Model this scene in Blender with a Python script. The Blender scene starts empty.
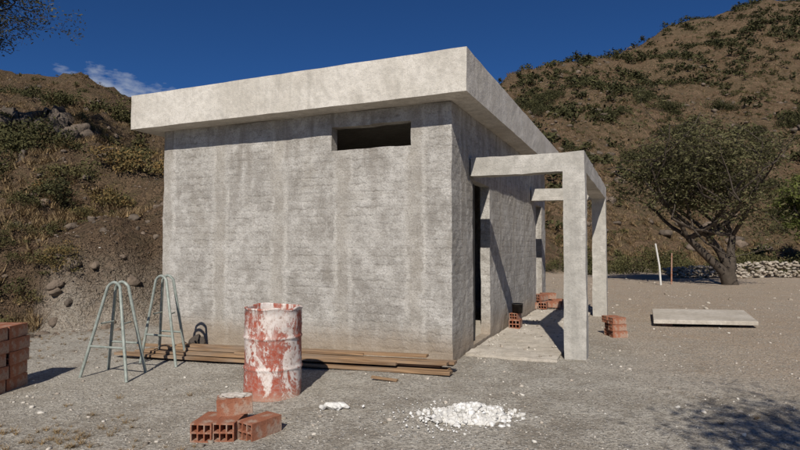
import bpy, bmesh, math, random
import numpy as np
from mathutils import Vector, Matrix, noise
random.seed(7); rng=np.random.default_rng(7)
scene=bpy.context.scene
COL=scene.collection

# ---------------------------------------------------------------- helpers
def link(o): COL.objects.link(o); return o
def empty(name,loc=(0,0,0),rotz=0):
    e=bpy.data.objects.new(name,None); e.location=loc; e.rotation_euler=(0,0,rotz); e.empty_display_size=.2
    return link(e)
def mesh_obj(name,verts,faces,mat,smooth=False,parent=None):
    me=bpy.data.meshes.new(name); me.from_pydata([tuple(v) for v in verts],[],[tuple(f) for f in faces]); me.update()
    if mat: me.materials.append(mat)
    if smooth: me.polygons.foreach_set('use_smooth',[True]*len(me.polygons))
    o=link(bpy.data.objects.new(name,me))
    if parent: o.parent=parent
    return o
class Acc:
    def __init__(s,k): s.k=k; s.v=[]; s.f=[]; s.t=[]; s.n=0
    def add(s,v,f,t):
        s.v.append(v); s.f.append(f+s.n); s.n+=len(v)
        s.t.append(np.full(len(v),t) if np.isscalar(t) else t)
    def build(s,name,mat,smooth=False,parent=None):
        v=np.concatenate(s.v).astype(np.float32); f=np.concatenate(s.f).astype(np.int32); t=np.concatenate(s.t).astype(np.float32)
        me=bpy.data.meshes.new(name)
        me.vertices.add(len(v)); me.vertices.foreach_set('co',v.ravel())
        me.loops.add(f.size); me.loops.foreach_set('vertex_index',f.ravel())
        me.polygons.add(len(f)); me.polygons.foreach_set('loop_start',np.arange(len(f),dtype=np.int32)*s.k)
        try: me.polygons.foreach_set('loop_total',np.full(len(f),s.k,dtype=np.int32))
        except Exception: pass
        a=me.attributes.new('tint','FLOAT','POINT'); a.data.foreach_set('value',t)
        if smooth: me.polygons.foreach_set('use_smooth',np.ones(len(f),dtype=bool))
        me.materials.append(mat); me.update(calc_edges=True); me.validate()
        o=link(bpy.data.objects.new(name,me))
        if parent: o.parent=parent
        return o
def sm(a,b,x):
    t=max(0.,min(1.,(x-a)/(b-a))); return t*t*(3-2*t)
def interp(tab,x):
    if x<=tab[0][0]: return tab[0][1]
    for (a,b),(c,d) in zip(tab,tab[1:]):
        if x<=c: return b+(d-b)*(x-a)/(c-a)
    return tab[-1][1]

# ---------------------------------------------------------------- node helper
class NT:
    def __init__(s,name):
        s.m=bpy.data.materials.new(name); s.m.use_nodes=True; s.t=s.m.node_tree
        s.t.nodes.clear(); s.out=s.n('ShaderNodeOutputMaterial'); s.b=s.n('ShaderNodeBsdfPrincipled')
        s.t.links.new(s.b.outputs[0],s.out.inputs[0]); s.b.inputs['Roughness'].default_value=.9
        s.b.inputs['Specular IOR Level'].default_value=.2
        s.tc=s.n('ShaderNodeTexCoord'); s.co=s.tc.outputs['Object']
    def n(s,t,**k):
        x=s.t.nodes.new(t)
        for a,b in k.items(): setattr(x,a,b)
        return x
    def l(s,a,b):
        if isinstance(a,(int,float)): b.default_value=a
        elif isinstance(a,tuple): b.default_value=a if len(a)==4 or b.type=='VECTOR' else (*a,1)
        else: s.t.links.new(a,b)
    def noise(s,scale,detail=4,rough=.6,co=None,dist=0):
        x=s.n('ShaderNodeTexNoise'); x.inputs['Scale'].default_value=scale; x.inputs['Detail'].default_value=min(detail,5)
        x.inputs['Roughness'].default_value=rough; x.inputs['Distortion'].default_value=dist
        s.l(co or s.co,x.inputs['Vector']); return x.outputs['Fac']
    def vor2(s,scale):
        x=s.n('ShaderNodeTexVoronoi'); x.inputs['Scale'].default_value=scale
        s.l(s.co,x.inputs['Vector']); return x.outputs['Distance'],x.outputs['Color']
    def ramp(s,f,a,b,c0=0.,c1=1.):
        x=s.n('ShaderNodeMapRange'); x.interpolation_type='SMOOTHSTEP'
        s.l(f,x.inputs[0]); x.inputs[1].default_value=a; x.inputs[2].default_value=b; x.inputs[3].default_value=c0; x.inputs[4].default_value=c1
        return x.outputs[0]
    def mix(s,f,a,b,mode='MIX'):
        x=s.n('ShaderNodeMix'); x.data_type='RGBA'; x.blend_type=mode
        s.l(f,x.inputs[0]); s.l(a,x.inputs[6]); s.l(b,x.inputs[7]); return x.outputs[2]
    def math(s,op,a,b=0.,c=0.):
        x=s.n('ShaderNodeMath',operation=op); s.l(a,x.inputs[0]); s.l(b,x.inputs[1]); s.l(c,x.inputs[2]); return x.outputs[0]
    def map(s,scale=(1,1,1),loc=(0,0,0)):
        x=s.n('ShaderNodeMapping'); s.l(s.co,x.inputs[0]); x.inputs['Scale'].default_value=scale; x.inputs['Location'].default_value=loc
        return x.outputs[0]
    def sep(s,co=None):
        x=s.n('ShaderNodeSeparateXYZ'); s.l(co or s.co,x.inputs[0]); return x.outputs
    def attr(s,name):
        x=s.n('ShaderNodeAttribute',attribute_name=name); return x.outputs['Fac']
    def bump(s,h,strength,dist,prev=None):
        x=s.n('ShaderNodeBump'); x.inputs['Strength'].default_value=strength; x.inputs['Distance'].default_value=dist
        s.l(h,x.inputs['Height'])
        if prev is not None: s.l(prev,x.inputs['Normal'])
        return x.outputs[0]
    def done(s,col,nrm=None,rough=None):
        s.l(col,s.b.inputs['Base Color'])
        if nrm is not None: s.l(nrm,s.b.inputs['Normal'])
        if rough is not None: s.l(rough,s.b.inputs['Roughness'])
        return s.m

# ---------------------------------------------------------------- materials
def mat_ground():
    s=NT('ground_soil'); hill=s.attr('tint')
    big=s.noise(.35,4,.6); med=s.noise(2.2,5,.68); fine=s.noise(28,4,.78); vf=s.noise(110,2,.7)
    g=s.mix(s.ramp(big,.38,.62),(.355,.318,.262),(.44,.405,.345))
    g=s.mix(s.ramp(med,.40,.60),g,(.50,.465,.40))
    g=s.mix(s.ramp(s.noise(1.1,5,.72,s.map((1,1,1),(4,9,2))),.52,.62,0,.65),g,(.265,.228,.18))
    xyz=s.sep()
    dirt=s.math('MULTIPLY',s.ramp(s.math('ADD',xyz[0],s.math('MULTIPLY',big,6)),4.5,9),s.ramp(med,.2,.6,.3,.9))
    g=s.mix(dirt,g,(.43,.32,.22))
    g=s.mix(s.ramp(fine,.39,.56,.68,0),g,(.145,.125,.10))
    g=s.mix(s.ramp(vf,.52,.72,0,.5),g,(.62,.59,.53))
    v,vc=s.vor2(34); pm=s.ramp(vc,.58,.63)
    g=s.mix(s.math('MULTIPLY',pm,s.ramp(v,.3,.45,.75,0)),g,(.60,.575,.525))
    v2,vc2=s.vor2(55); pm2=s.ramp(vc2,.44,.38)
    g=s.mix(s.math('MULTIPLY',pm2,s.ramp(v2,.3,.45,.75,0)),g,(.15,.135,.115))
    h1=s.noise(.12,4,.65); h2=s.noise(.9,5,.72); h3=s.noise(7,4,.75)
    h=s.mix(s.ramp(h1,.4,.6),(.205,.125,.072),(.19,.135,.076))
    h=s.mix(s.ramp(h2,.42,.6),h,(.29,.195,.118))
    h=s.mix(s.ramp(h3,.42,.6,.7,0),h,(.085,.058,.036))
    h=s.mix(s.ramp(s.noise(2.3,5,.78),.50,.58,0,.75),h,(.097,.082,.04))
    left_shade=s.ramp(xyz[0],-2,-6,0,.5); h=s.mix(left_shade,h,(.12,.082,.05))  # shade on the left hill, darkened into its soil colour
    bank=s.math('MULTIPLY',s.ramp(xyz[0],-2,-5),s.ramp(xyz[2],3.0,1.4))
    h=s.mix(s.math('MULTIPLY',bank,.5),h,(.105,.07,.045))
    col=s.mix(hill,g,h)
    b=s.bump(med,.5,.09); b=s.bump(fine,1.,.032,b); b=s.bump(s.math('MULTIPLY',pm,s.ramp(v,.45,.1)),.9,.014,b)
    b2=s.bump(h2,1,.9); b2=s.bump(h3,1.,.25,b2)
    mx=s.n('ShaderNodeMix'); mx.data_type='VECTOR'; s.l(hill,mx.inputs[0]); s.l(b,mx.inputs[4]); s.l(b2,mx.inputs[5])
    return s.done(col,mx.outputs[1],.95)
def mat_wall():
    s=NT('rough_mortar_wall'); xyz=s.sep()
    w=s.math('SUBTRACT',xyz[0],xyz[1])
    n4=s.noise(2.6,5,.72,s.map((1,1,1),(1,7,3)))
    wv=s.math('ADD',w,s.math('MULTIPLY',n4,.3))
    fr=s.math('FRACT',s.math('ADD',s.math('DIVIDE',wv,1.06),10.34))
    dd=s.math('ABSOLUTE',s.math('SUBTRACT',fr,.5))
    n1=s.noise(.8,5,.66); n2=s.noise(7,5,.75); n3=s.noise(42,4,.78)
    strip=s.math('MULTIPLY',s.ramp(dd,.36,.46),s.ramp(n1,.35,.6,.5,1))
    edge=s.math('MULTIPLY',s.ramp(dd,.33,.385),s.ramp(dd,.44,.39))
    x=s.n('ShaderNodeTexWave'); x.wave_type='BANDS'; x.bands_direction='Z'
    x.inputs['Scale'].default_value=2.9; x.inputs['Distortion'].default_value=3.4
    x.inputs['Detail'].default_value=3; x.inputs['Detail Scale'].default_value=3.2; x.inputs['Detail Roughness'].default_value=.6
    s.l(s.co,x.inputs['Vector']); wf=x.outputs['Fac']
    patch=s.noise(1.5,3,.6,s.map((1,1,1),(9,2,6)))
    c=s.mix(s.ramp(n1,.36,.64),(.31,.292,.265),(.43,.41,.378))
    c=s.mix(s.ramp(n4,.46,.62,0,.75),c,(.515,.495,.46))
    c=s.mix(s.ramp(n4,.47,.36,0,.6),c,(.25,.23,.203))
    c=s.mix(s.ramp(n2,.36,.56,.5,0),c,(.245,.225,.198))
    c=s.mix(s.ramp(n2,.54,.68,0,.45),c,(.55,.53,.495))
    line=s.math('MULTIPLY',s.ramp(wf,.11,.0),s.ramp(strip,.2,.8,1,.2))
    c=s.mix(s.math('MULTIPLY',line,s.math('MULTIPLY',s.ramp(n2,.36,.58,.75,.1),s.ramp(patch,.35,.6,.15,.9))),c,(.18,.162,.14))
    c=s.mix(s.math('MULTIPLY',strip,.55),c,(.345,.315,.27))
    c=s.mix(s.math('MULTIPLY',edge,s.ramp(n4,.4,.6,.65,.0)),c,(.56,.535,.49))
    c=s.mix(s.ramp(n3,.34,.52,.55,0),c,(.16,.148,.13))
    c=s.mix(s.ramp(n3,.56,.70,0,.4),c,(.64,.62,.585))
    c=s.mix(s.ramp(patch,.56,.7,0,.4),c,(.28,.255,.217))
    st=s.noise(5,3,.6,s.map((1,1,.12)))
    c=s.mix(s.math('MULTIPLY',s.ramp(st,.5,.7),s.ramp(xyz[2],1.6,3.2,0,.85)),c,(.235,.213,.186))
    c=s.mix(s.ramp(s.math('ADD',xyz[2],s.math('MULTIPLY',n2,-.35)),.3,-.1,0,.7),c,(.29,.225,.16))
    b=s.bump(s.math('MULTIPLY',s.ramp(wf,.0,.3),s.math('MULTIPLY',s.ramp(strip,0,1,1,.2),s.ramp(patch,.35,.6,.3,1))),.45,.006); b=s.bump(n2,.75,.024,b); b=s.bump(n3,.95,.010,b)
    return s.done(c,b,.95)
def mat_conc(name,c0,c1,board=0.):
    s=NT(name); n1=s.noise(1.1,4,.68); n2=s.noise(9,5,.72); n3=s.noise(60,3,.7); xyz=s.sep()
    c=s.mix(s.ramp(n1,.38,.62),c0,c1)
    c=s.mix(s.ramp(n2,.36,.6,.4,0),c,tuple(x*.62 for x in c0))
    st=s.noise(7,3,.65,s.map((1,1,.1)))
    c=s.mix(s.ramp(st,.52,.7,0,.35),c,tuple(x*.6 for x in c0))
    c=s.mix(s.ramp(n3,.33,.5,.4,0),c,tuple(x*.5 for x in c0))
    h=s.ramp(s.noise(4,4,.7,s.map((1,1,1),(5,1,2))),.62,.72,0,.4); c=s.mix(h,c,tuple(min(1,x*1.2) for x in c1))
    b=s.bump(n2,.6,.02); b=s.bump(n3,.6,.005,b)
    if board:
        w=s.math('ADD',xyz[2],s.math('MULTIPLY',n2,.05))
        fr=s.math('FRACT',s.math('MULTIPLY',w,4.4)); k=s.math('MULTIPLY',s.ramp(fr,.08,.0,0,board),s.ramp(n1,.4,.6))
        c=s.mix(k,c,tuple(x*.6 for x in c0))
    return s.done(c,b,.9)
def mat_brick():
    s=NT('terracotta'); n=s.noise(9,5,.6); n3=s.noise(70,3,.7); t=s.noise(2.2,2)
    c=s.mix(s.ramp(t,.35,.65),(.27,.10,.055),(.33,.16,.10)); c=s.mix(s.ramp(n,.45,.62,0,.75),c,(.36,.28,.22))
    c=s.mix(s.ramp(n3,.35,.5,.45,0),c,(.12,.05,.035))
    b=s.bump(n3,.6,.005); return s.done(c,b,.9)
def mat_barrel():
    s=NT('rusty_painted_steel'); n=s.noise(4.5,5,.78,s.map((1,1,.55)),.5); n2=s.noise(24,5,.78); dr=s.noise(13,5,.7,s.map((1,1,.16),(2,0,0))); xyz=s.sep()
    big=s.noise(2.6,4,.6,s.map((1,1,1),(7.3,2,4)))
    red=s.mix(s.ramp(n2,.4,.6),(.34,.08,.048),(.25,.07,.042)); red=s.mix(s.ramp(n,.51,.59),red,(.40,.20,.15))
    whi=s.mix(s.ramp(n2,.35,.6),(.52,.44,.39),(.66,.61,.57))
    m=s.ramp(s.math('ADD',n,s.math('MULTIPLY',big,.6)),.79,.87,0,.92)
    m=s.math('MAXIMUM',m,s.math('MULTIPLY',s.ramp(dr,.46,.57),s.ramp(s.math('ADD',xyz[2],big),.9,1.3)))
    m=s.math('MAXIMUM',m,s.ramp(s.math('ADD',n2,s.math('MULTIPLY',n,.6)),.86,.92,0,.8))
    m=s.math('MAXIMUM',m,s.ramp(n2,.4,.65,0,.28))
    c=s.mix(m,red,whi); c=s.mix(s.ramp(n2,.42,.34,0,.6),c,(.12,.05,.035)); c=s.mix(s.ramp(xyz[2],.14,.0,0,.5),c,(.34,.27,.2))
    b=s.bump(m,.4,.004); b=s.bump(n2,.3,.003,b); return s.done(c,b,.75)
def mat_wood():
    s=NT('weathered_timber'); g=s.noise(6,5,.6,s.map((.25,6,6))); n=s.noise(1.4,3)
    c=s.mix(s.ramp(g,.35,.65),(.15,.09,.05),(.34,.22,.125)); c=s.mix(s.ramp(n,.4,.65,0,.6),c,(.24,.19,.145))
    return s.done(c,s.bump(g,.5,.004),.85)
def mat_simple(name,c0,c1,scale=20,rough=.8,metal=0,b=.003):
    s=NT(name); n=s.noise(scale,5,.65); s.b.inputs['Metallic'].default_value=metal
    return s.done(s.mix(s.ramp(n,.35,.65),c0,c1),s.bump(n,.5,b),rough)
def mat_tint(name,cols,trans=0.,scale=3,bump=0):
    s=NT(name); t=s.attr('tint')
    r=s.n('ShaderNodeValToRGB'); s.l(t,r.inputs[0]); el=r.color_ramp.elements
    el[0].color=(*cols[0],1); el[len(el)-1].color=(*cols[-1],1)
    for i,c in enumerate(cols[1:-1],1):
        e=el.new(i/(len(cols)-1)); e.color=(*c,1)
    c=r.outputs[0]; n=None
    if bump:
        n=s.noise(scale,4,.7); c=s.mix(s.ramp(n,.35,.6,.45,0),c,tuple(x*.45 for x in cols[0]))
    m=s.done(c,s.bump(n,.8,bump) if bump else None,.85)
    if trans:
        tr=s.n('ShaderNodeBsdfTranslucent'); s.l(c,tr.inputs[0]); mx=s.n('ShaderNodeMixShader'); mx.inputs[0].default_value=trans
        s.t.links.new(s.b.outputs[0],mx.inputs[1]); s.t.links.new(tr.outputs[0],mx.inputs[2]); s.t.links.new(mx.outputs[0],s.out.inputs[0])
    return m
M_ground=mat_ground(); M_wall=mat_wall()
M_roof=mat_conc('pale_roof_concrete',(.52,.485,.425),(.625,.59,.53))
M_port=mat_conc('portico_concrete',(.41,.39,.35),(.54,.515,.47),.6)
M_slab=mat_conc('slab_concrete',(.44,.395,.33),(.53,.485,.42))
M_brick=mat_brick(); M_barrel=mat_barrel(); M_wood=mat_wood()
M_steel=mat_simple('galvanised_green_tube',(.22,.25,.225),(.33,.36,.325),14,.6,.2)
M_white=mat_tint('white_plaster',[(.56,.54,.50),(.70,.69,.66),(.80,.79,.77)],0,30,.004)
M_mort=mat_simple('old_mortar',(.40,.35,.30),(.52,.48,.43),25,.9)
M_rock=mat_tint('hill_rock',[(.07,.058,.048),(.125,.10,.078),(.21,.16,.12)],0,3,.12)
M_wst=mat_tint('wall_stone',[(.24,.20,.15),(.36,.31,.25),(.44,.40,.34)],0,5,.02)
M_peb=mat_tint('pebble_stone',[(.18,.155,.125),(.38,.33,.275),(.60,.57,.51)],0,20,0)
M_shrub=mat_tint('scrub_leaves',[(.03,.031,.013),(.062,.06,.023),(.10,.088,.036),(.19,.12,.045)],0,.8)
M_leaf=mat_tint('tree_leaves',[(.05,.05,.022),(.10,.096,.042),(.17,.155,.078)],.25,1.2)
M_leaf2=mat_tint('yellow_green_leaves',[(.07,.09,.02),(.12,.14,.035),(.18,.19,.06)],.3,1.2)
M_dry=mat_tint('dry_grass_blades',[(.14,.09,.047),(.22,.15,.078),(.33,.245,.13)],0,2)
M_bark=mat_tint('bark',[(.055,.044,.034),(.10,.08,.062)],0,9,.02)
M_dark=mat_simple('dark_tar',(.02,.02,.022),(.05,.045,.04),14,.7)

# ---------------------------------------------------------------- terrain
FOOT=[(-200,-60),(-60,-8),(-30,2),(-12,7.6),(-7,9.6),(-4.6,11.2),(0,16),(5,24),(10,30),(20,33),(40,36),(120,40),(250,40)]
CAP=[(-200,40),(-70,26),(-36,18.5),(-29,15.5),(-24,11.8),(-20,9.2),(-14,6.9),(-9,6.1),(0,8),(8,16),(13,22.5),(18,28.5),(26,32.5),(35,36.5),(43,40),(62,50),(90,64),(250,90)]
def terr(x,y):
    d=(y-interp(FOOT,x)); L=sm(4,-4,x); d*= .86 if x<10 else .97
    z=-.16*sm(.8,-4.6,x)
    z+=.02*noise.noise((x*.5,y*.5,3))
    if d<1: z+=.014*noise.noise((x*2.1,y*2.1,1))
    h=0.
    if d>0:
        n=noise.fractal((x*.09,y*.09,1.7),.9,2.1,5); n2=noise.fractal((x*.45,y*.45,5.),.8,2.2,4)
        bank=L*1.7*sm(0,1.5,d+.7*n2)
        s=.36*L+(.56+.10*sm(25,90,x))*(1-L)
        up=s*max(0,d-1.2*L)* (sm(0,8,d)*.5+.5)
        cap=interp(CAP,x)
        k=3.; hh=max(k-abs(up-cap),0)/k; up=min(up,cap)-hh*hh*k*.25
        h=bank+up+ n*min(d,14)*.12+n2*min(d,7)*.075+L*n2*.4*sm(0,2,d)
        h=max(h,-.1)
    return z+h
def hillf(x,y):
    return sm(-.6,1.4,(y-interp(FOOT,x))+.8*noise.noise((x*.6,y*.6,9)))
def axis(lo,hi,c0,c1,fine):
    p=[c0]; 
    while p[-1]<c1: p.append(p[-1]+fine)
    st=fine
    while p[-1]<hi: st*=1.035; p.append(p[-1]+st)
    q=[c0]; st=fine
    while q[-1]>lo: st*=1.035; q.append(q[-1]-st)
    return q[1:][::-1]+p
xs=axis(-420,520,-12,20,.2); ys=axis(-150,700,2,36,.18)
nx,ny=len(xs),len(ys)
V=np.zeros((ny,nx,3)); T=np.zeros((ny,nx))
for j,y in enumerate(ys):
    for i,x in enumerate(xs):
        V[j,i]=(x,y,terr(x,y)); T[j,i]=hillf(x,y)
idx=np.arange(nx*ny).reshape(ny,nx)
F=np.stack([idx[:-1,:-1],idx[:-1,1:],idx[1:,1:],idx[1:,:-1]],-1).reshape(-1,4)
a=Acc(4); a.add(V.reshape(-1,3),F,T.ravel()); a.build('ground',M_ground,True)

# ---------------------------------------------------------------- cell mesh
def lin(a,b,st):
    n=max(1,round((b-a)/st)); return [a+(b-a)*i/n for i in range(n)]
def breaks(pts,st):
    r=[]
    for a,b in zip(pts,pts[1:]): r+=lin(a,b,st)
    return r+[pts[-1]]
def cellmesh(name,xb,yb,zb,fill,mat,jit=0,parent=None,seed=0):
    X,Y,Z=len(xb)-1,len(yb)-1,len(zb)-1
    g=np.zeros((X+2,Y+2,Z+2),bool)
    for i in range(X):
        cx=(xb[i]+xb[i+1])/2
        for j in range(Y):
            cy=(yb[j]+yb[j+1])/2
            for k in range(Z):
                g[i+1,j+1,k+1]=fill(cx,cy,(zb[k]+zb[k+1])/2)
    vid={};vs=[];fs=[]
    def v(i,j,k):
        key=(i,j,k)
        if key not in vid:
            p=Vector((xb[i],yb[j],zb[k]))
            if jit: p=p+noise.noise_vector((p.x*2.3+seed,p.y*2.3,p.z*2.3))*jit+noise.noise_vector((p.x*9+seed,p.y*9,p.z*9))*jit*.7
            vid[key]=len(vs); vs.append(p)
        return vid[key]
    for i,j,k in zip(*np.nonzero(g)):
        a,b,c=i-1,j-1,k-1
        if not g[i-1,j,k]: fs.append((v(a,b,c),v(a,b,c+1),v(a,b+1,c+1),v(a,b+1,c)))
        if not g[i+1,j,k]: fs.append((v(a+1,b,c),v(a+1,b+1,c),v(a+1,b+1,c+1),v(a+1,b,c+1)))
        if not g[i,j-1,k]: fs.append((v(a,b,c),v(a+1,b,c),v(a+1,b,c+1),v(a,b,c+1)))
        if not g[i,j+1,k]: fs.append((v(a,b+1,c),v(a,b+1,c+1),v(a+1,b+1,c+1),v(a+1,b+1,c)))
        if not g[i,j,k-1]: fs.append((v(a,b,c),v(a,b+1,c),v(a+1,b+1,c),v(a+1,b,c)))
        if not g[i,j,k+1]: fs.append((v(a,b,c+1),v(a+1,b,c+1),v(a+1,b+1,c+1),v(a,b+1,c+1)))
    return mesh_obj(name,vs,fs,mat,False,parent)

# ---------------------------------------------------------------- building
ANG=-math.radians(23.5)
B=empty('concrete_house',(.65,6.90,0),ANG)
W,D,H,T_=4.84,7.4,3.268,.15
def fillw(x,y,z):
    ins=(-W+T_<x<-T_) and (T_<y<D-T_)
    if ins: return False
    if y<T_ and -1.74<x<-.55 and 2.75<z<3.07: return False
    if x>-T_ and .94<y<1.90 and .06<z<2.36: return False
    if x>-T_ and 6.05<y<6.85 and .06<z<2.36: return False
    return True
cellmesh('walls',breaks([-W,-W+T_,-1.74,-.55,-T_,0],.1),breaks([0,T_,.94,1.90,6.05,6.85,D-T_,D],.11),
         breaks([-.35,.06,2.36,2.75,3.07,H],.1),fillw,M_wall,.012,B)
cellmesh('roof_slab',breaks([-W-.345,.30],.2),breaks([-.35,D+.35],.2),breaks([3.27,3.80],.12),lambda x,y,z:True,M_roof,.006,B,5)
def box(name,x0,x1,y0,y1,z0,z1,mat,parent,jit=.003,st=.15):
    return cellmesh(name,breaks([x0,x1],st),breaks([y0,y1],st),breaks([z0,z1],st),lambda x,y,z:True,mat,jit,parent,x0*3+y0)
box('interior_floor',-W+T_+.02,-T_-.02,T_+.02,D-T_-.02,-.2,.05,M_slab,B)
box('door_leaf',-.115,-.075,.965,1.30,.07,2.34,mat_simple('dark_door_paint',(.03,.032,.03),(.05,.05,.05),8,.6),B,.001,.4)
PX0,PX1=1.25,1.52; PY0=.76; PZ=2.65; PL=5.65
cols=[(PY0,PY0+.30),(PL-.28,PL)]
def fillp(x,y,z):
    if z>2.40:
        return x>PX0 or y<PY0+.24 or y>PL-.24
    if x>PX0: return any(a<y<b for a,b in cols)
    return False
cellmesh('portico',breaks([.022,PX0,PX1],.09),breaks([PY0,PY0+.24,PY0+.30,PL-.28,PL-.24,PL],.09),breaks([-.25,2.40,PZ],.09),fillp,M_port,.010,B)
box('porch_walkway',.03,1.19,.50,5.9,-.12,.026,M_slab,B,.024,.12)

# ---------------------------------------------------------------- bricks
def brick_mesh():
    L,Wd,Hh=.33,.18,.14; t=.012
    n,m=3,2
    def br(S,n):
        r=[0]; w=(S-t*(n+1))/n
        for i in range(n): r+= [r[-1]+t, r[-1]+t+w]
        return r+[S]
    yb,zb=br(Wd,n),br(Hh,m)
    hy=[(yb[1+2*i],yb[2+2*i]) for i in range(n)]; hz=[(zb[1+2*i],zb[2+2*i]) for i in range(m)]
    f=lambda x,y,z: not(any(a<y<b for a,b in hy) and any(a<z<b for a,b in hz))
    o=cellmesh('brick_tmp',breaks([0,L],.055),yb,zb,f,M_brick,.0035)
    me=o.data; bpy.data.objects.remove(o)
    me.transform(Matrix.Translation((-L/2,-Wd/2,0))); me.name='hollow_brick'
    return me
BM=brick_mesh()
def brick(x,y,z,rz,parent=None,name='hollow_brick',rx=0,ry=0,s=1):
    o=link(bpy.data.objects.new(name,BM)); o.location=(x,y,z); o.rotation_euler=(rx,ry,rz); o.scale=(s,s,s)
    if parent: o.parent=parent
    return o
def tz(x,y): return terr(x,y)
R=math.radians
e=empty('hollow_brick_pile',(-1.36,4.40,tz(-1.36,4.38)-.005)); e.scale=(.93,.93,1.05)
for (x,y,z,rz) in [(-.155,.02,0,R(84)),(.02,.03,0,R(86)),(.27,.02,0,R(56))]:
    brick(x,y,z,rz,e,'brick')
brick(.02,.16,.142,R(14),e,'brick',R(2),R(-3),.9)
me=bpy.data.meshes.new('mortar'); bm=bmesh.new(); bmesh.ops.create_icosphere(bm,subdivisions=4,radius=1)
for v in bm.verts:
    n=noise.noise(v.co*2.3)*.35+noise.noise(v.co*6)*.2; v.co*=(1+n); v.co=Vector((v.co.x*.13,v.co.y*.07,v.co.z*.016))
bm.to_mesh(me); bm.free(); me.materials.append(M_mort); o=link(bpy.data.objects.new('mortar_crust',me)); o.parent=e; o.location=(.02,.16,.272)
e=empty('brick_stack',(-4.36,5.95,tz(-4.2,5.9)))
for k in range(5):
    for c in range(2):
        for r in range(2):
            brick(-.04-.19*c+random.uniform(-.018,.018),r*.35+random.uniform(-.02,.02),k*.143,R(90+random.uniform(-6,6)),e,'brick')
e=empty('brick_stack',(3.42,8.75,0))
for k in range(3):
    brick(random.uniform(-.03,.03),0,k*.105,R(8+random.uniform(-15,15)),e,'brick',s=.72)
    brick(random.uniform(-.03,.03),.2,k*.105,R(8+random.uniform(-15,15)),e,'brick',s=.72)
e=empty('brick_stack',(1.99,9.55,.035))
brick(0,0,0,R(70),e,'brick'); brick(.0,.02,.142,R(60),e,'brick',s=.75)
e=empty('scattered_bricks',(2.95,12.3,.035))
for (x,y,z,rz) in [(-.1,0,0,20),(.25,.1,0,70),(.1,.5,0,10),(.55,.3,0,-30),(.3,.5,.142,40),(-.2,.6,0,80),(.75,.8,0,15),(.55,.8,.142,5)]:
    brick(x,y,z,R(rz),e,'brick')
def lathe(name,prof,mat,loc,seg=40,smooth=True,parent=None,rot=(0,0,0)):
    vs=[];fs=[]
    for r,z in prof:
        for i in range(seg):
            a=2*math.pi*i/seg; vs.append((r*math.cos(a),r*math.sin(a),z))
    for j in range(len(prof)-1):
        for i in range(seg):
            k=(i+1)%seg; fs.append((j*seg+i,j*seg+k,(j+1)*seg+k,(j+1)*seg+i))
    o=mesh_obj(name,vs,fs,mat,smooth,parent); o.location=loc; o.rotation_euler=rot; return o
lathe('paint_bucket',[(.001,.01),(.085,.01),(.085,0),(.095,.15),(.10,.15),(.10,.16),(.092,.16),(.082,.02),(.001,.02)],M_dark,(2.02,9.55,.282),24)

# ---------------------------------------------------------------- barrel
prof=[(.001,.02),(.275,.02),(.277,0),(.289,0),(.291,.012),(.286,.022)]
for zc in (.30,.60):
    prof+= [(.283,zc-.03),(.284,zc-.018),(.293,zc-.006),(.293,zc+.006),(.284,zc+.018),(.283,zc+.03)]
for k in range(4): prof+=[(.283,.70+k*.035),(.287,.715+k*.035)]
prof+=[(.283,.865),(.289,.87),(.292,.88),(.289,.89),(.281,.89),(.278,.875),(.276,.3),(.001,.3)]
bar=lathe('oil_drum',prof,M_barrel,(-1.28,5.62,tz(-1.28,5.6)-.01),72,True,None,(0,0,.6))
for v in bar.data.vertices:
    a=math.atan2(v.co.y,v.co.x); r=math.hypot(v.co.x,v.co.y)
    if r>.2:
        n=noise.noise((v.co.x*5,v.co.y*5,v.co.z*4))*.014+noise.noise((v.co.x*12,v.co.y*12,v.co.z*12))*.005; v.co.x+=n*v.co.x/r; v.co.y+=n*v.co.y/r
        if v.co.z>.85: v.co.z+=noise.noise((v.co.x*6,v.co.y*6,0))*.02

# ---------------------------------------------------------------- planks
e=empty('timber_planks',(0,0,0))
p0=Vector((-3.72,7.98)); p1=Vector((.56,6.30))
def plank(name,ax,ay,bx,by,z0,z1,w,t):
    d=Vector((bx-ax,by-ay)); L=d.length; n=24; sd=random.random()*50
    vs=[];fs=[]
    for i in range(n+1):
        f=i/n; zz=z0+(z1-z0)*f+noise.noise((f*2,sd,0))*.012; off=noise.noise((f*1.5,sd,5))*.02
        for (yy,hh) in ((-w/2,0),(w/2,0),(w/2,t),(-w/2,t)): vs.append((f*L,yy+off,zz+hh))
    for i in range(n):
        for k in range(4): fs.append((i*4+k,i*4+(k+1)%4,(i+1)*4+(k+1)%4,(i+1)*4+k))
    fs+=[(3,2,1,0),(n*4,n*4+1,n*4+2,n*4+3)]
    o=mesh_obj(name,vs,fs,M_wood,False,e); o.location=(ax,ay,0); o.rotation_euler=(0,0,math.atan2(d.y,d.x))
zl,zr=-.12,0.005
specs=[(0,0,0,0,0,.14,.04),(.05,.15,-.25,.17,0,.12,.04),(-.3,-.13,.05,-.10,0,.12,.035),
       (.1,.03,-.1,.02,.043,.13,.04),(.9,.12,.02,.14,.045,.11,.035),(.0,-.07,-.6,-.08,.043,.10,.03),
       (.35,.04,.06,.04,.086,.12,.03),(1.7,-.04,.0,-.06,.09,.10,.03),(-.15,.12,-1.1,.1,.09,.1,.028),(.6,.10,-.3,.12,.122,.09,.03)]
for i,(da,na,db,nb,zz,w,t) in enumerate(specs):
    u=(p1-p0).normalized(); nn=Vector((-u.y,u.x))
    A=p0+u*da+nn*na; Bq=p1+u*db+nn*nb
    plank('plank_%d'%i,A.x,A.y,Bq.x,Bq.y,zl+zz+.01+.03*max(0,da)*.8,zr+zz+.01,w,t)

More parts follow.
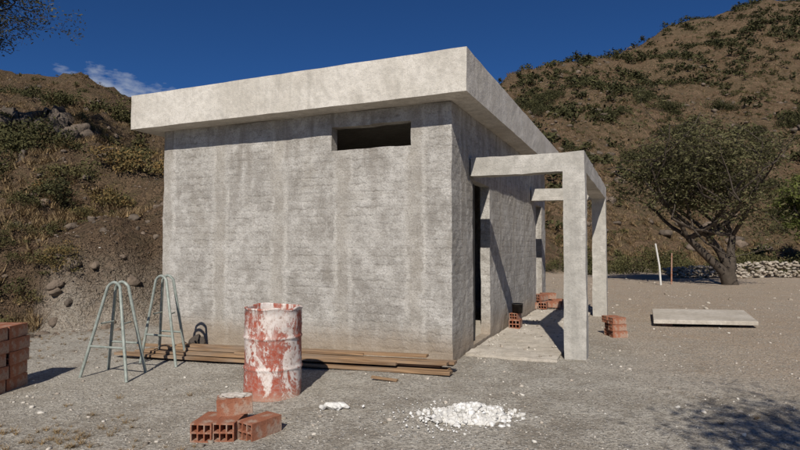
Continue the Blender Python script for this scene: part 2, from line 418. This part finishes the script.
# ---------------------------------------------------------------- A-frame trestles
def tube(acc,path,rad,seg=8,tint=0.):
    P=[Vector(p) for p in path]; n=len(P); rr=rad if hasattr(rad,'__len__') else [rad]*n
    vs=[];ref=Vector((0,0,1))
    for i,p in enumerate(P):
        t=(P[min(i+1,n-1)]-P[max(i-1,0)]).normalized()
        a=t.cross(ref)
        if a.length<.1: a=t.cross(Vector((1,0,0)))
        a.normalize(); b=t.cross(a)
        for k in range(seg):
            an=2*math.pi*k/seg; vs.append(p+(a*math.cos(an)+b*math.sin(an))*rr[i])
    fs=[(i*seg+k,i*seg+(k+1)%seg,(i+1)*seg+(k+1)%seg,(i+1)*seg+k) for i in range(n-1) for k in range(seg)]
    acc.add(np.array([tuple(v) for v in vs]),np.array(fs),tint)
def uframe(acc,A,Bp,top,rungs,r=.019,hw=.09):
    A,Bp,top=Vector(A),Vector(Bp),Vector(top)
    half=(Bp-A).normalized()*hw
    tl,tr=top-half,top+half
    path=[A,A.lerp(tl,.5),A.lerp(tl,.93)]
    for i in range(1,6):
        f=i/6; a=A.lerp(tl,.93); b=Bp.lerp(tr,.93); c=top+Vector((0,0,.03))
        path.append(a*(1-f)**2+c*2*f*(1-f)+b*f*f)
    path+=[Bp.lerp(tr,.93),Bp.lerp(tr,.5),Bp]
    tube(acc,path,r)
    for h in rungs: tube(acc,[A.lerp(tl,h),Bp.lerp(tr,h)],r*.75)
def gp(x,y): return Vector((x,y,tz(x,y)))
def stand(A1,A2,A3,A4,top):
    a=Acc(4); top=Vector(top); u=(A2-A1).normalized(); off=Vector((-u.y,u.x,0))*.05
    uframe(a,A1,A2,top-off,(.32,),.019,.085); uframe(a,A3,A4,top+off,(.32,),.019,.085)
    tube(a,[A1.lerp(top,.55),A3.lerp(top,.55)],.011); tube(a,[A2.lerp(top,.55),A4.lerp(top,.55)],.011)
    a.build('scaffold_trestle',M_steel,True)
stand(gp(-3.86,6.72),gp(-3.14,6.40),gp(-3.74,7.14),gp(-3.16,6.92),(-3.46,6.80,1.02))
stand(gp(-3.50,7.50),gp(-2.88,7.16),gp(-3.42,7.90),gp(-2.96,7.70),(-3.20,7.52,1.06))

# ---------------------------------------------------------------- rocks / pebbles / rubble
def ico(sub):
    bm=bmesh.new(); bmesh.ops.create_icosphere(bm,subdivisions=sub,radius=1)
    v=np.array([tuple(q.co) for q in bm.verts]); f=np.array([[q.index for q in p.verts] for p in bm.faces]); bm.free(); return v,f
I1,I2,I3=ico(1),ico(2),ico(3)
def rockvar(base,seed,amp=.35):
    v=base[0].copy()
    for i in range(len(v)):
        p=Vector(v[i]); n=noise.noise(p*1.3+Vector((seed*7.1,0,0)))*amp*1.3+noise.noise(p*3.1+Vector((0,seed*3.3,0)))*amp*.6
        v[i]=v[i]*(1+n)
    for _ in range(12):
        d=rng.normal(size=3); d/=np.linalg.norm(d); h=.42+.28*rng.random(); pr=v@d; m=pr>h; v[m]-=np.outer(pr[m]-h,d)
    return v,base[1]
R1=[rockvar(I1,i,.3) for i in range(8)]; R2=[rockvar(I2,i,.35) for i in range(8)]; R3=[rockvar(I3,i,.4) for i in range(8)]
def rotz(v,a): c,s=math.cos(a),math.sin(a); return v@np.array([[c,s,0],[-s,c,0],[0,0,1]])
def rotr(v):
    q=np.linalg.qr(rng.normal(size=(3,3)))[0]; return v@q
def addrock(acc,lib,x,y,z,s,sc=(1,1,.7),t=None):
    v,f=lib[rng.integers(len(lib))]; v=rotz(rotr(v)*np.array(sc)*s,rng.random()*6.28)+np.array([x,y,z]); acc.add(v,f,rng.random() if t is None else t)
def inhouse(x,y,m=0.):
    lx,ly=x-.65,y-6.9; c,s=math.cos(-ANG),math.sin(-ANG); bx,by=lx*c-ly*s,lx*s+ly*c
    return -W-m<bx<m and -m<by<D+m
a=Acc(3)
for _ in range(20000):
    y=2.2+ 16*rng.random()**1.5; x=(rng.random()*2-1)*(y*.85+1)
    if inhouse(x,y,.02): continue
    if noise.noise((x*.8,y*.8,0))< -.1 and rng.random()<.7: continue
    s_=.004+.012*rng.random()**3+ (.03*rng.random() if rng.random()<.06 else 0)
    addrock(a,R1,x,y,tz(x,y)+s_*.15,s_,(1,1,.65))
for _ in range(1500):
    f=rng.random(); off=-abs(rng.normal())*.3-.03
    bx,by=(-W*f,off) if rng.random()<.5 else (-off*2,.2+D*f)
    c,s=math.cos(ANG),math.sin(ANG); x,y=.65+bx*c-by*s,6.9+bx*s+by*c
    addrock(a,R1,x,y,max(tz(x,y),.03 if by>.5 and bx<1.2 else -9),.007+.03*rng.random()**4)
a.build('gravel',M_peb,True)
a=Acc(3)
cx,cy=.61,4.72
for _ in range(900):
    r=abs(rng.normal())*.20; an=rng.random()*6.28; x=cx+1.35*r*math.cos(an); y=cy+r*math.sin(an)*.95
    s_=.008+.036*rng.random()**2*(1 if r<.34 else .4); z=.10*math.exp(-(r/.19)**2)*rng.random()**.5
    addrock(a,R2 if s_>.015 else R1,x,y,z+.004,s_,(1,1,.8))
for _ in range(300):
    addrock(a,R1,cx+rng.normal()*.45,cy+rng.normal()*.3,.003,.004+.008*rng.random())
mv,mf=I3; mv=mv*np.array([.33,.23,.075]); mv=mv*(1+.2*np.array([noise.noise(Vector(p)*14) for p in mv]))[:,None]; a.add(mv+np.array([cx,cy,-.01]),mf,.4)
a.build('white_plaster_rubble',M_white)
a=Acc(3)
for q in [(-.60,5.03,.09),(-.52,5.05,.07),(-.69,5.0,.05),(-.57,4.97,.04)]: addrock(a,R3,q[0],q[1],.0,q[2],(1.2,1,.6),.4)
a.build('plaster_lump',M_white)
a=Acc(3); 
for q in [(-3.05,8.25,.16),(-2.92,8.2,.13),(-3.15,8.15,.11)]: addrock(a,R3,q[0],q[1],-.03,q[2],(1,.8,1.1),.0)
a.build('dark_stone',M_rock)
o=cellmesh('scrap_board',lin(0,.3,.05)+[.3],[0,.05],[0,.02],lambda x,y,z:True,M_wood,.006); o.location=(-.32,6.02,.01); o.rotation_euler=(0,.05,-.35)

# ---------------------------------------------------------------- concrete panel lying right
e=empty('concrete_panel',(0,0,0))
def prism(name,pts,z0,z1,mat,parent):
    n=len(pts); vs=[(x,y,z0) for x,y in pts]+[(x,y,z1) for x,y in pts]
    fs=[tuple(range(n))[::-1],tuple(range(n,2*n))]+[(i,(i+1)%n,n+(i+1)%n,n+i) for i in range(n)]
    o=mesh_obj(name,vs,fs,mat,False,parent); m=o.modifiers.new('b','BEVEL'); m.width=.008; m.segments=2; return o
prism('slab',[(4.5,9.85),(6.2,9.6),(7.0,11.3),(5.25,11.55)],.055,.125,M_slab,e)
for x,y in [(4.8,10.05),(6.1,9.9),(6.6,11.1),(5.4,11.3)]: prism('block',[(x-.1,y-.08),(x+.1,y-.08),(x+.1,y+.08),(x-.1,y+.08)],-.03,.053,M_brick,e)
a=Acc(4); tube(a,[(9.42,20,0),(9.38,20,.7),(9.25,20,1.5)],[.036,.034,.03],8,.3); a.build('leaning_post',M_white)
a=Acc(4); tube(a,[(10.0,20.4,0),(10.03,20.4,1.15)],[.03,.025],8,.4); a.build('stake',M_brick)

# ---------------------------------------------------------------- stone retaining wall
a=Acc(3)
for i in range(1300):
    f=rng.random(); x=11.8+f*16; y=24.6+.25*math.sin(x*.8)-.04*(x-12); h=.66*min(1,.55+f*2)
    z=rng.random()**.9*h; addrock(a,R2,x,y+rng.random()*.4-.2*(z<.3),z+.02,.07+.07*rng.random(),(1.25,1,.7))
a.build('stone_retaining_wall',M_wst)
a=Acc(3)
for _ in range(420):
    x=5+rng.random()*19; y=11+rng.random()*14; addrock(a,R2,x,y,tz(x,y),.015+.08*rng.random()**3)
a.build('field_stones',M_wst)

# ---------------------------------------------------------------- foliage
def leaves(n,clumps,spread,size,flat=.75,seed=0):
    r=np.random.default_rng(seed)
    cs=r.normal(size=(clumps,3)); cs/=np.linalg.norm(cs,axis=1)[:,None]; cs*= (.35+.5*r.random((clumps,1))); cs[:,2]=np.abs(cs[:,2])*flat+.12
    cb=r.random(clumps)
    k=r.integers(clumps,size=n); c=cs[k]+r.normal(size=(n,3))*spread*np.array([1,1,.8]); c[:,2]=np.maximum(c[:,2],.02)
    a=r.normal(size=(n,3)); a/=np.linalg.norm(a,axis=1)[:,None]; b=np.cross(a,r.normal(size=(n,3))); b/=np.linalg.norm(b,axis=1)[:,None]
    s=size*(.5+r.random((n,1)))
    v=np.stack([c-a*s-b*s*.5,c+a*s-b*s*.5,c+a*s+b*s*.5,c-a*s+b*s*.5],1).reshape(-1,3)
    f=np.arange(4*n).reshape(n,4); t=np.repeat(np.clip(cb[k]*.6+.4*r.random(n),0,1),4)
    return v,f,t
SH_far=[leaves(120,7,.19,.095,.8,i) for i in range(8)]
SH_near=[leaves(800,14,.16,.036,.9,20+i) for i in range(6)]
def addshrub(acc,lib,x,y,r,hz=1.,tb=0.,z=None):
    v,f,t=lib[rng.integers(len(lib))]; zz=tz(x,y) if z is None else z
    v=rotz(v*np.array([r,r,r*hz]),rng.random()*6.28)+np.array([x,y,zz-.05*r]); acc.add(v,f,np.clip(t*.6+tb,0,1))
def blades(n,seed,h=1.):
    r=np.random.default_rng(seed); an=r.random(n)*6.28; ln=.2+.6*r.random(n); bx=r.normal(size=(n,2))*.15
    d=np.stack([np.cos(an),np.sin(an)],1); p=np.stack([-d[:,1],d[:,0]],1)*.03
    z0=np.zeros((n,1)); tip=np.concatenate([bx+d*ln[:,None],(h*(.6+.5*r.random((n,1))))],1)
    q=[np.concatenate([bx-p,z0],1),np.concatenate([bx+p,z0],1),tip+np.concatenate([p*.2,z0],1),tip-np.concatenate([p*.2,z0],1)]
    return np.stack(q,1).reshape(-1,3),np.arange(4*n).reshape(n,4),np.repeat(r.random(n),4)
GR=[blades(22,i) for i in range(6)]
sh=Acc(4); dr=Acc(4); rk=Acc(3)
cnt=0
while cnt<3500:
    y=33+ 110*rng.random()**1.15; x=y*(.05+.85*rng.random())+rng.normal()*2
    if y<interp(FOOT,x)+.5: continue
    dn=noise.noise((x*.09,y*.09,4))
    if rng.random()>.45+dn*1.1: continue
    r=.16+.5*rng.random()**2.; tb=rng.random()*.5-.08
    if rng.random()<.10: r=.8+1.0*rng.random(); tb=-.12
    addshrub(sh,SH_far,x,y,r,.85,tb); cnt+=1
for _ in range(320):
    x=14+rng.random()*90; y=70+.5*x+rng.normal()*8
    addshrub(sh,SH_far,x,y,.8+1.2*rng.random(),.85,-.12)
for px,py_,r in [(15,62,1.8),(17,66,2.),(13,58,1.6),(22,52,1.8),(25,54,2.1),(26,50,1.5),(30,58,2),(28,46,1.5),(21,44,1.3),(35,54,2),(38,60,2.1),(18,70,2),(20,72,1.8),(30,68,1.9),(32,66,2),(44,62,2.2),(36,46,1.6),(24,62,1.6),(41,70,2.),(50,66,1.9),(12,50,1.3),(16,48,1.5),(33,50,1.7),(40,52,1.8),(27,40,1.3),(34,40,1.4)]:
    for q in range(4): addshrub(sh,SH_near,px+rng.normal()*.7,py_+rng.normal()*.6,r*.75,.95,-.12)
for _ in range(7500):
    y=33+80*rng.random()**1.3; x=y*(.05+.85*rng.random())
    if y<interp(FOOT,x): continue
    v,f,t=GR[rng.integers(6)]; s_=.15+.28*rng.random(); dr.add(v*s_*np.array([1.3,1.3,.9])+np.array([x,y,tz(x,y)]),f,t)
for _ in range(1800):
    y=34+75*rng.random(); x=y*(.05+.85*rng.random())
    if noise.noise((x*.08,y*.08,11))<-.05: continue
    addrock(rk,R2,x,y,tz(x,y),.12+.6*rng.random()**4,(1,1,.7),.4+.6*rng.random())
cnt=0
while cnt<620:
    y=9+50*rng.random()**1.2; x=-y*(.38+.5*rng.random())
    if y<interp(FOOT,x)+1.0: continue
    if rng.random()>.45+1.2*noise.noise((x*.2,y*.2,2)): continue
    r=.12+.45*rng.random()**1.6
    addshrub(sh,SH_near if y<22 and r>.3 else SH_far,x,y,r,.9,.3*rng.random()+(.5 if rng.random()<.4 else 0)*rng.random()); cnt+=1
for (x,y,r,tb) in [(-11,15.5,1.1,.1),(-9.2,14.2,.8,.3),(-7.6,14.5,.7,.5),(-8.2,16.5,.9,.55),(-7,17,1.0,.4),(-10,19,1.1,.2),(-13,17,1.,-.1),(-14.5,24,1.2,0),(-9.5,12.3,.5,.3),(-7.2,12.6,.45,.4),(-12,24,1.3,.1),(-10.5,22,1,.55),(-17,26,1.,-.1),(-13,28,1.4,-.1),(-20,31,1.5,-.1),(-8.6,13.2,.8,-.08),(-10.2,16.6,1.2,-.08),(-24,33,1.4,-.1),(-22,31,1.2,0),(-17,30,1.3,-.1),(-8.0,11.2,.35,.2),(-7.0,11.0,.3,.5),(-9.4,10.9,.4,.1)]:
    for q in range(3): addshrub(sh,SH_near,x+rng.normal()*.35*r,y+rng.normal()*.35*r,r*(.55+.4*rng.random()),.95,tb)
for _ in range(8500):
    y=9+40*rng.random()**1.5; x=-y*(.36+.5*rng.random())
    if y<interp(FOOT,x)+.5 or noise.noise((x*.3,y*.3,7))<-.15: continue
    v,f,t=GR[rng.integers(6)]; s_=.07+.2*rng.random(); dr.add(v*s_*np.array([1.3,1.3,.9])+np.array([x,y,tz(x,y)]),f,t)
for _ in range(2600):
    y=9+34*rng.random()**1.4; x=-y*(.36+.5*rng.random())
    if y<interp(FOOT,x)-.3: continue
    s_=.025+.2*rng.random()**6; addrock(rk,R2,x,y,tz(x,y)-.2*s_,s_,(1,1,.8),.4+.6*rng.random())
for (x,y,n,sp,sz) in [(-13.9,20.3,110,1.15,.55),(-12.3,18.9,30,.8,.42),(-8.7,10.9,12,1.0,.3),(-10.6,15.6,6,.4,.45)]:
    for _ in range(n):
        xx,yy=x+rng.normal()*sp,y+rng.normal()*sp*.6
        if yy<interp(FOOT,xx)-.2: continue
        s_=sz*(.25+.9*rng.random()); addrock(rk,R3,xx,yy,tz(xx,yy)-.3*s_,s_,(1,.8,1.15),.15+rng.random()*.5)
for (x0,y0,n,sp) in [(-2.6,4.1,60,.5),(-3.0,4.6,50,.4),(-2.5,5.3,14,.5),(3.0,4.6,6,.4),(-4.6,8.0,24,.6),(-5.6,9.6,60,.9)]:
    for _ in range(n):
        x,y=x0+rng.normal()*sp,y0+rng.normal()*sp*.5; v,f,t=GR[rng.integers(6)]; s_=.02+.045*rng.random()
        if inhouse(x,y,.1): continue
        dr.add(v*s_*np.array([1.5,1.5,.6])+np.array([x,y,tz(x,y)]),f,t)
sh.build('hillside_shrubs',M_shrub); dr.build('dry_grass',M_dry); rk.build('hillside_rocks',M_rock)

# ---------------------------------------------------------------- trees
def tree(name,base,trunk_pts,r0,crown_c,crown_r,nlimb,nleaf,lsize,leafmat,seed,dens=1.):
    rd=random.Random(seed); e=empty(name,base)
    a=Acc(4); tips=[]
    cc=Vector(crown_c); cr=Vector(crown_r)
    def grow(p,d,L,r,depth):
        n=5; pts=[p.copy()]; rr=[r]; q=p.copy(); dd=d.normalized()
        for i in range(n):
            dd=(dd+Vector((rd.gauss(0,.2),rd.gauss(0,.2),rd.gauss(0,.15)+(.04 if depth<2 else -.03)))).normalized()
            q=q+dd*L/n; pts.append(q.copy()); rr.append(r*(1-.5*(i+1)/n))
        tube(a,pts,rr,7 if depth<2 else 4,rd.random())
        if depth>=2: tips.extend(pts[2:])
        if depth<4:
            for k in range(3 if depth<3 else 2):
                j=rd.choice([2,3,4,5,5]); s=pts[j]
                while True:
                    u=Vector((rd.uniform(-1,1),rd.uniform(-1,1),rd.uniform(-.9,1)))
                    if .3<u.length<1: break
                tgt=cc+Vector((u.x*cr.x,u.y*cr.y,u.z*cr.z)); nd=(tgt-s).normalized()*.8+dd*.5+Vector((rd.gauss(0,.25),rd.gauss(0,.25),rd.gauss(0,.2)))
                grow(s,nd,L*rd.uniform(.55,.85),max(rr[j]*.68,.006),depth+1)
    for tp in trunk_pts:
        P=[Vector(p) for p in tp]; n=len(P); rr=[r0*(1-.45*i/(n-1)) for i in range(n)]; rr[0]*=1.25
        tube(a,P,rr,10,.4)
        for k in range(nlimb):
            an=6.28*k/nlimb+rd.random(); tgt=cc+Vector((math.cos(an)*cr.x*.85,math.sin(an)*cr.y*.85,rd.uniform(-.5,.7)*cr.z))
            d=(tgt-P[-1]); grow(P[-1],d,d.length*.65,rr[-1]*.75,0)
    a.build('trunk_and_limbs',M_bark,True,e)
    r=np.random.default_rng(seed); tp=np.array([tuple(t) for t in tips])
    cl=tp[r.integers(len(tp),size=max(10,nleaf//24))]; cb=r.random(len(cl))
    k=r.integers(len(cl),size=nleaf); c=cl[k]+r.normal(size=(nleaf,3))*np.array([.20,.20,.12])*dens
    x=r.normal(size=(nleaf,3)); x[:,2]*=.6; x/=np.linalg.norm(x,axis=1)[:,None]; b=np.cross(x,r.normal(size=(nleaf,3))); b/=np.linalg.norm(b,axis=1)[:,None]
    s=lsize*(.5+r.random((nleaf,1)))
    v=np.stack([c-x*s-b*s*.35,c+x*s-b*s*.35,c+x*s+b*s*.35,c-x*s+b*s*.35],1).reshape(-1,3)
    L=Acc(4); L.add(v,np.arange(4*nleaf).reshape(-1,4),np.repeat(np.clip(cb[k]*.65+.35*r.random(nleaf),0,1),4)); L.build('foliage',leafmat,False,e)
    return e
tree('mesquite_tree',(12.1,20.2,0),[[(0,0,-.1),(-.1,0,.6),(-.4,0,1.2),(-.75,.1,1.75)],[(.08,.05,-.1),(.02,0,.6),(.1,.2,1.2),(.25,.3,1.8)],[(-.05,.05,-.1),(-.3,0,.5),(-.9,.1,1.1),(-1.5,.1,1.7)]],.20,(-1.1,0,4.1),(4.,3.,2.4),4,25000,.045,M_leaf,11,1.25)
zt=terr(-14.0,17)
tree('thorn_tree',(-14.3,17,zt),[[(0,0,-.1),(.1,0,1.2),(.3,0,2.4)]],.18,(1.2,0,4.2),(2.4,2.2,2.0),5,17000,.035,M_leaf,5)
tree('acacia_tree',(2.7,-1.5,0),[[(0,0,-.1),(.1,0,1.2),(0,.2,2.6)]],.10,(-.45,.45,4.4),(1.8,.9,.8),4,3000,.03,M_leaf,9)
tree('willow_bush',(25.5,33,0),[[(0,0,-.1),(0,0,1),(0,0,2)]],.15,(0,0,3.2),(2.2,2,2.4),5,12000,.07,M_leaf2,3)
tree('willow_bush',(21.6,29,0),[[(0,0,-.1),(0,0,1),(0,0,2)]],.15,(0,0,4.),(1.6,1.6,2.4),5,10000,.07,M_leaf2,4)
a=Acc(4)
for x,y,r in [(9.5,27,.9),(11,28,1.),(14,28.5,1.3),(16.5,28,1.1),(19,27,1.3),(8.2,29,.8),(21,27.5,1.3),(12.5,30,1.4),(7,27.5,.7),(17.5,30,1.6),(10,31,1.5),(15,32,1.7),(20,31,1.6)]:
    for q in range(3): addshrub(a,SH_near,x+rng.normal()*.5,y+rng.normal()*.4,r*(.5+.4*rng.random()),1.,-.05+.3*rng.random())
a.build('scrub_bushes',M_shrub)

# ---------------------------------------------------------------- sky, sun
az,el=math.radians(8),math.radians(40)
Ld=Vector((math.sin(az)*math.cos(el),math.cos(az)*math.cos(el),-math.sin(el)))
sd=bpy.data.lights.new('sun','SUN'); sd.energy=4.9; sd.angle=math.radians(.5); sd.color=(1,.935,.84)
so=link(bpy.data.objects.new('sun',sd)); so.rotation_euler=Ld.to_track_quat('-Z','Y').to_euler(); so.location=(-5,-20,30)
w=bpy.data.worlds.new('World'); scene.world=w; w.use_nodes=True; t=w.node_tree; t.nodes.clear()
N=lambda k: t.nodes.new(k)
out=N('ShaderNodeOutputWorld'); bg=N('ShaderNodeBackground'); bg.inputs[1].default_value=.064
sky=N('ShaderNodeTexSky'); sky.sky_type='NISHITA'; sky.sun_disc=False; sky.sun_elevation=el; sky.sun_rotation=math.pi+az
sky.altitude=2500; sky.air_density=.9; sky.dust_density=.05; sky.ozone_density=6
gm=N('ShaderNodeMix'); gm.data_type='RGBA'; gm.blend_type='MULTIPLY'; gm.inputs[0].default_value=1; gm.inputs[7].default_value=(.36,.66,.95,1)
t.links.new(sky.outputs[0],gm.inputs[6])
tc=N('ShaderNodeTexCoord'); d0=Vector((-.535,1,.288)).normalized()
sub=N('ShaderNodeVectorMath'); sub.operation='SUBTRACT'; sub.inputs[1].default_value=d0; t.links.new(tc.outputs['Generated'],sub.inputs[0])
mul=N('ShaderNodeVectorMath'); mul.operation='MULTIPLY'; mul.inputs[1].default_value=(14,14,44); t.links.new(sub.outputs[0],mul.inputs[0])
ln=N('ShaderNodeVectorMath'); ln.operation='LENGTH'; t.links.new(mul.outputs[0],ln.inputs[0])
nz=N('ShaderNodeTexNoise'); nz.inputs['Scale'].default_value=26; nz.inputs['Detail'].default_value=5; nz.inputs['Roughness'].default_value=.6
mp=N('ShaderNodeMapping'); mp.inputs['Scale'].default_value=(1,1,2.6); t.links.new(tc.outputs['Generated'],mp.inputs[0]); t.links.new(mp.outputs[0],nz.inputs['Vector'])
m1=N('ShaderNodeMath'); m1.operation='MULTIPLY_ADD'; m1.inputs[1].default_value=-.32; t.links.new(ln.outputs['Value'],m1.inputs[0]); t.links.new(nz.outputs['Fac'],m1.inputs[2])
mr=N('ShaderNodeMapRange'); mr.inputs[1].default_value=.12; mr.inputs[2].default_value=.48; mr.inputs[4].default_value=.75; t.links.new(m1.outputs[0],mr.inputs[0])
mx=N('ShaderNodeMix'); mx.data_type='RGBA'; t.links.new(mr.outputs[0],mx.inputs[0]); t.links.new(gm.outputs[2],mx.inputs[6]); mx.inputs[7].default_value=(7,7.6,8.6,1)
t.links.new(mx.outputs[2],bg.inputs[0]); t.links.new(bg.outputs[0],out.inputs[0])

cam=bpy.data.cameras.new('camera'); cam.lens=24.84; cam.sensor_width=36; cam.clip_end=3000; cam.clip_start=.05
co=link(bpy.data.objects.new('camera',cam)); co.location=(0,0,1.45); co.rotation_euler=(math.radians(92.07),0,0); scene.camera=co
scene.view_settings.view_transform='Standard'; scene.view_settings.look='None'; scene.view_settings.exposure=0
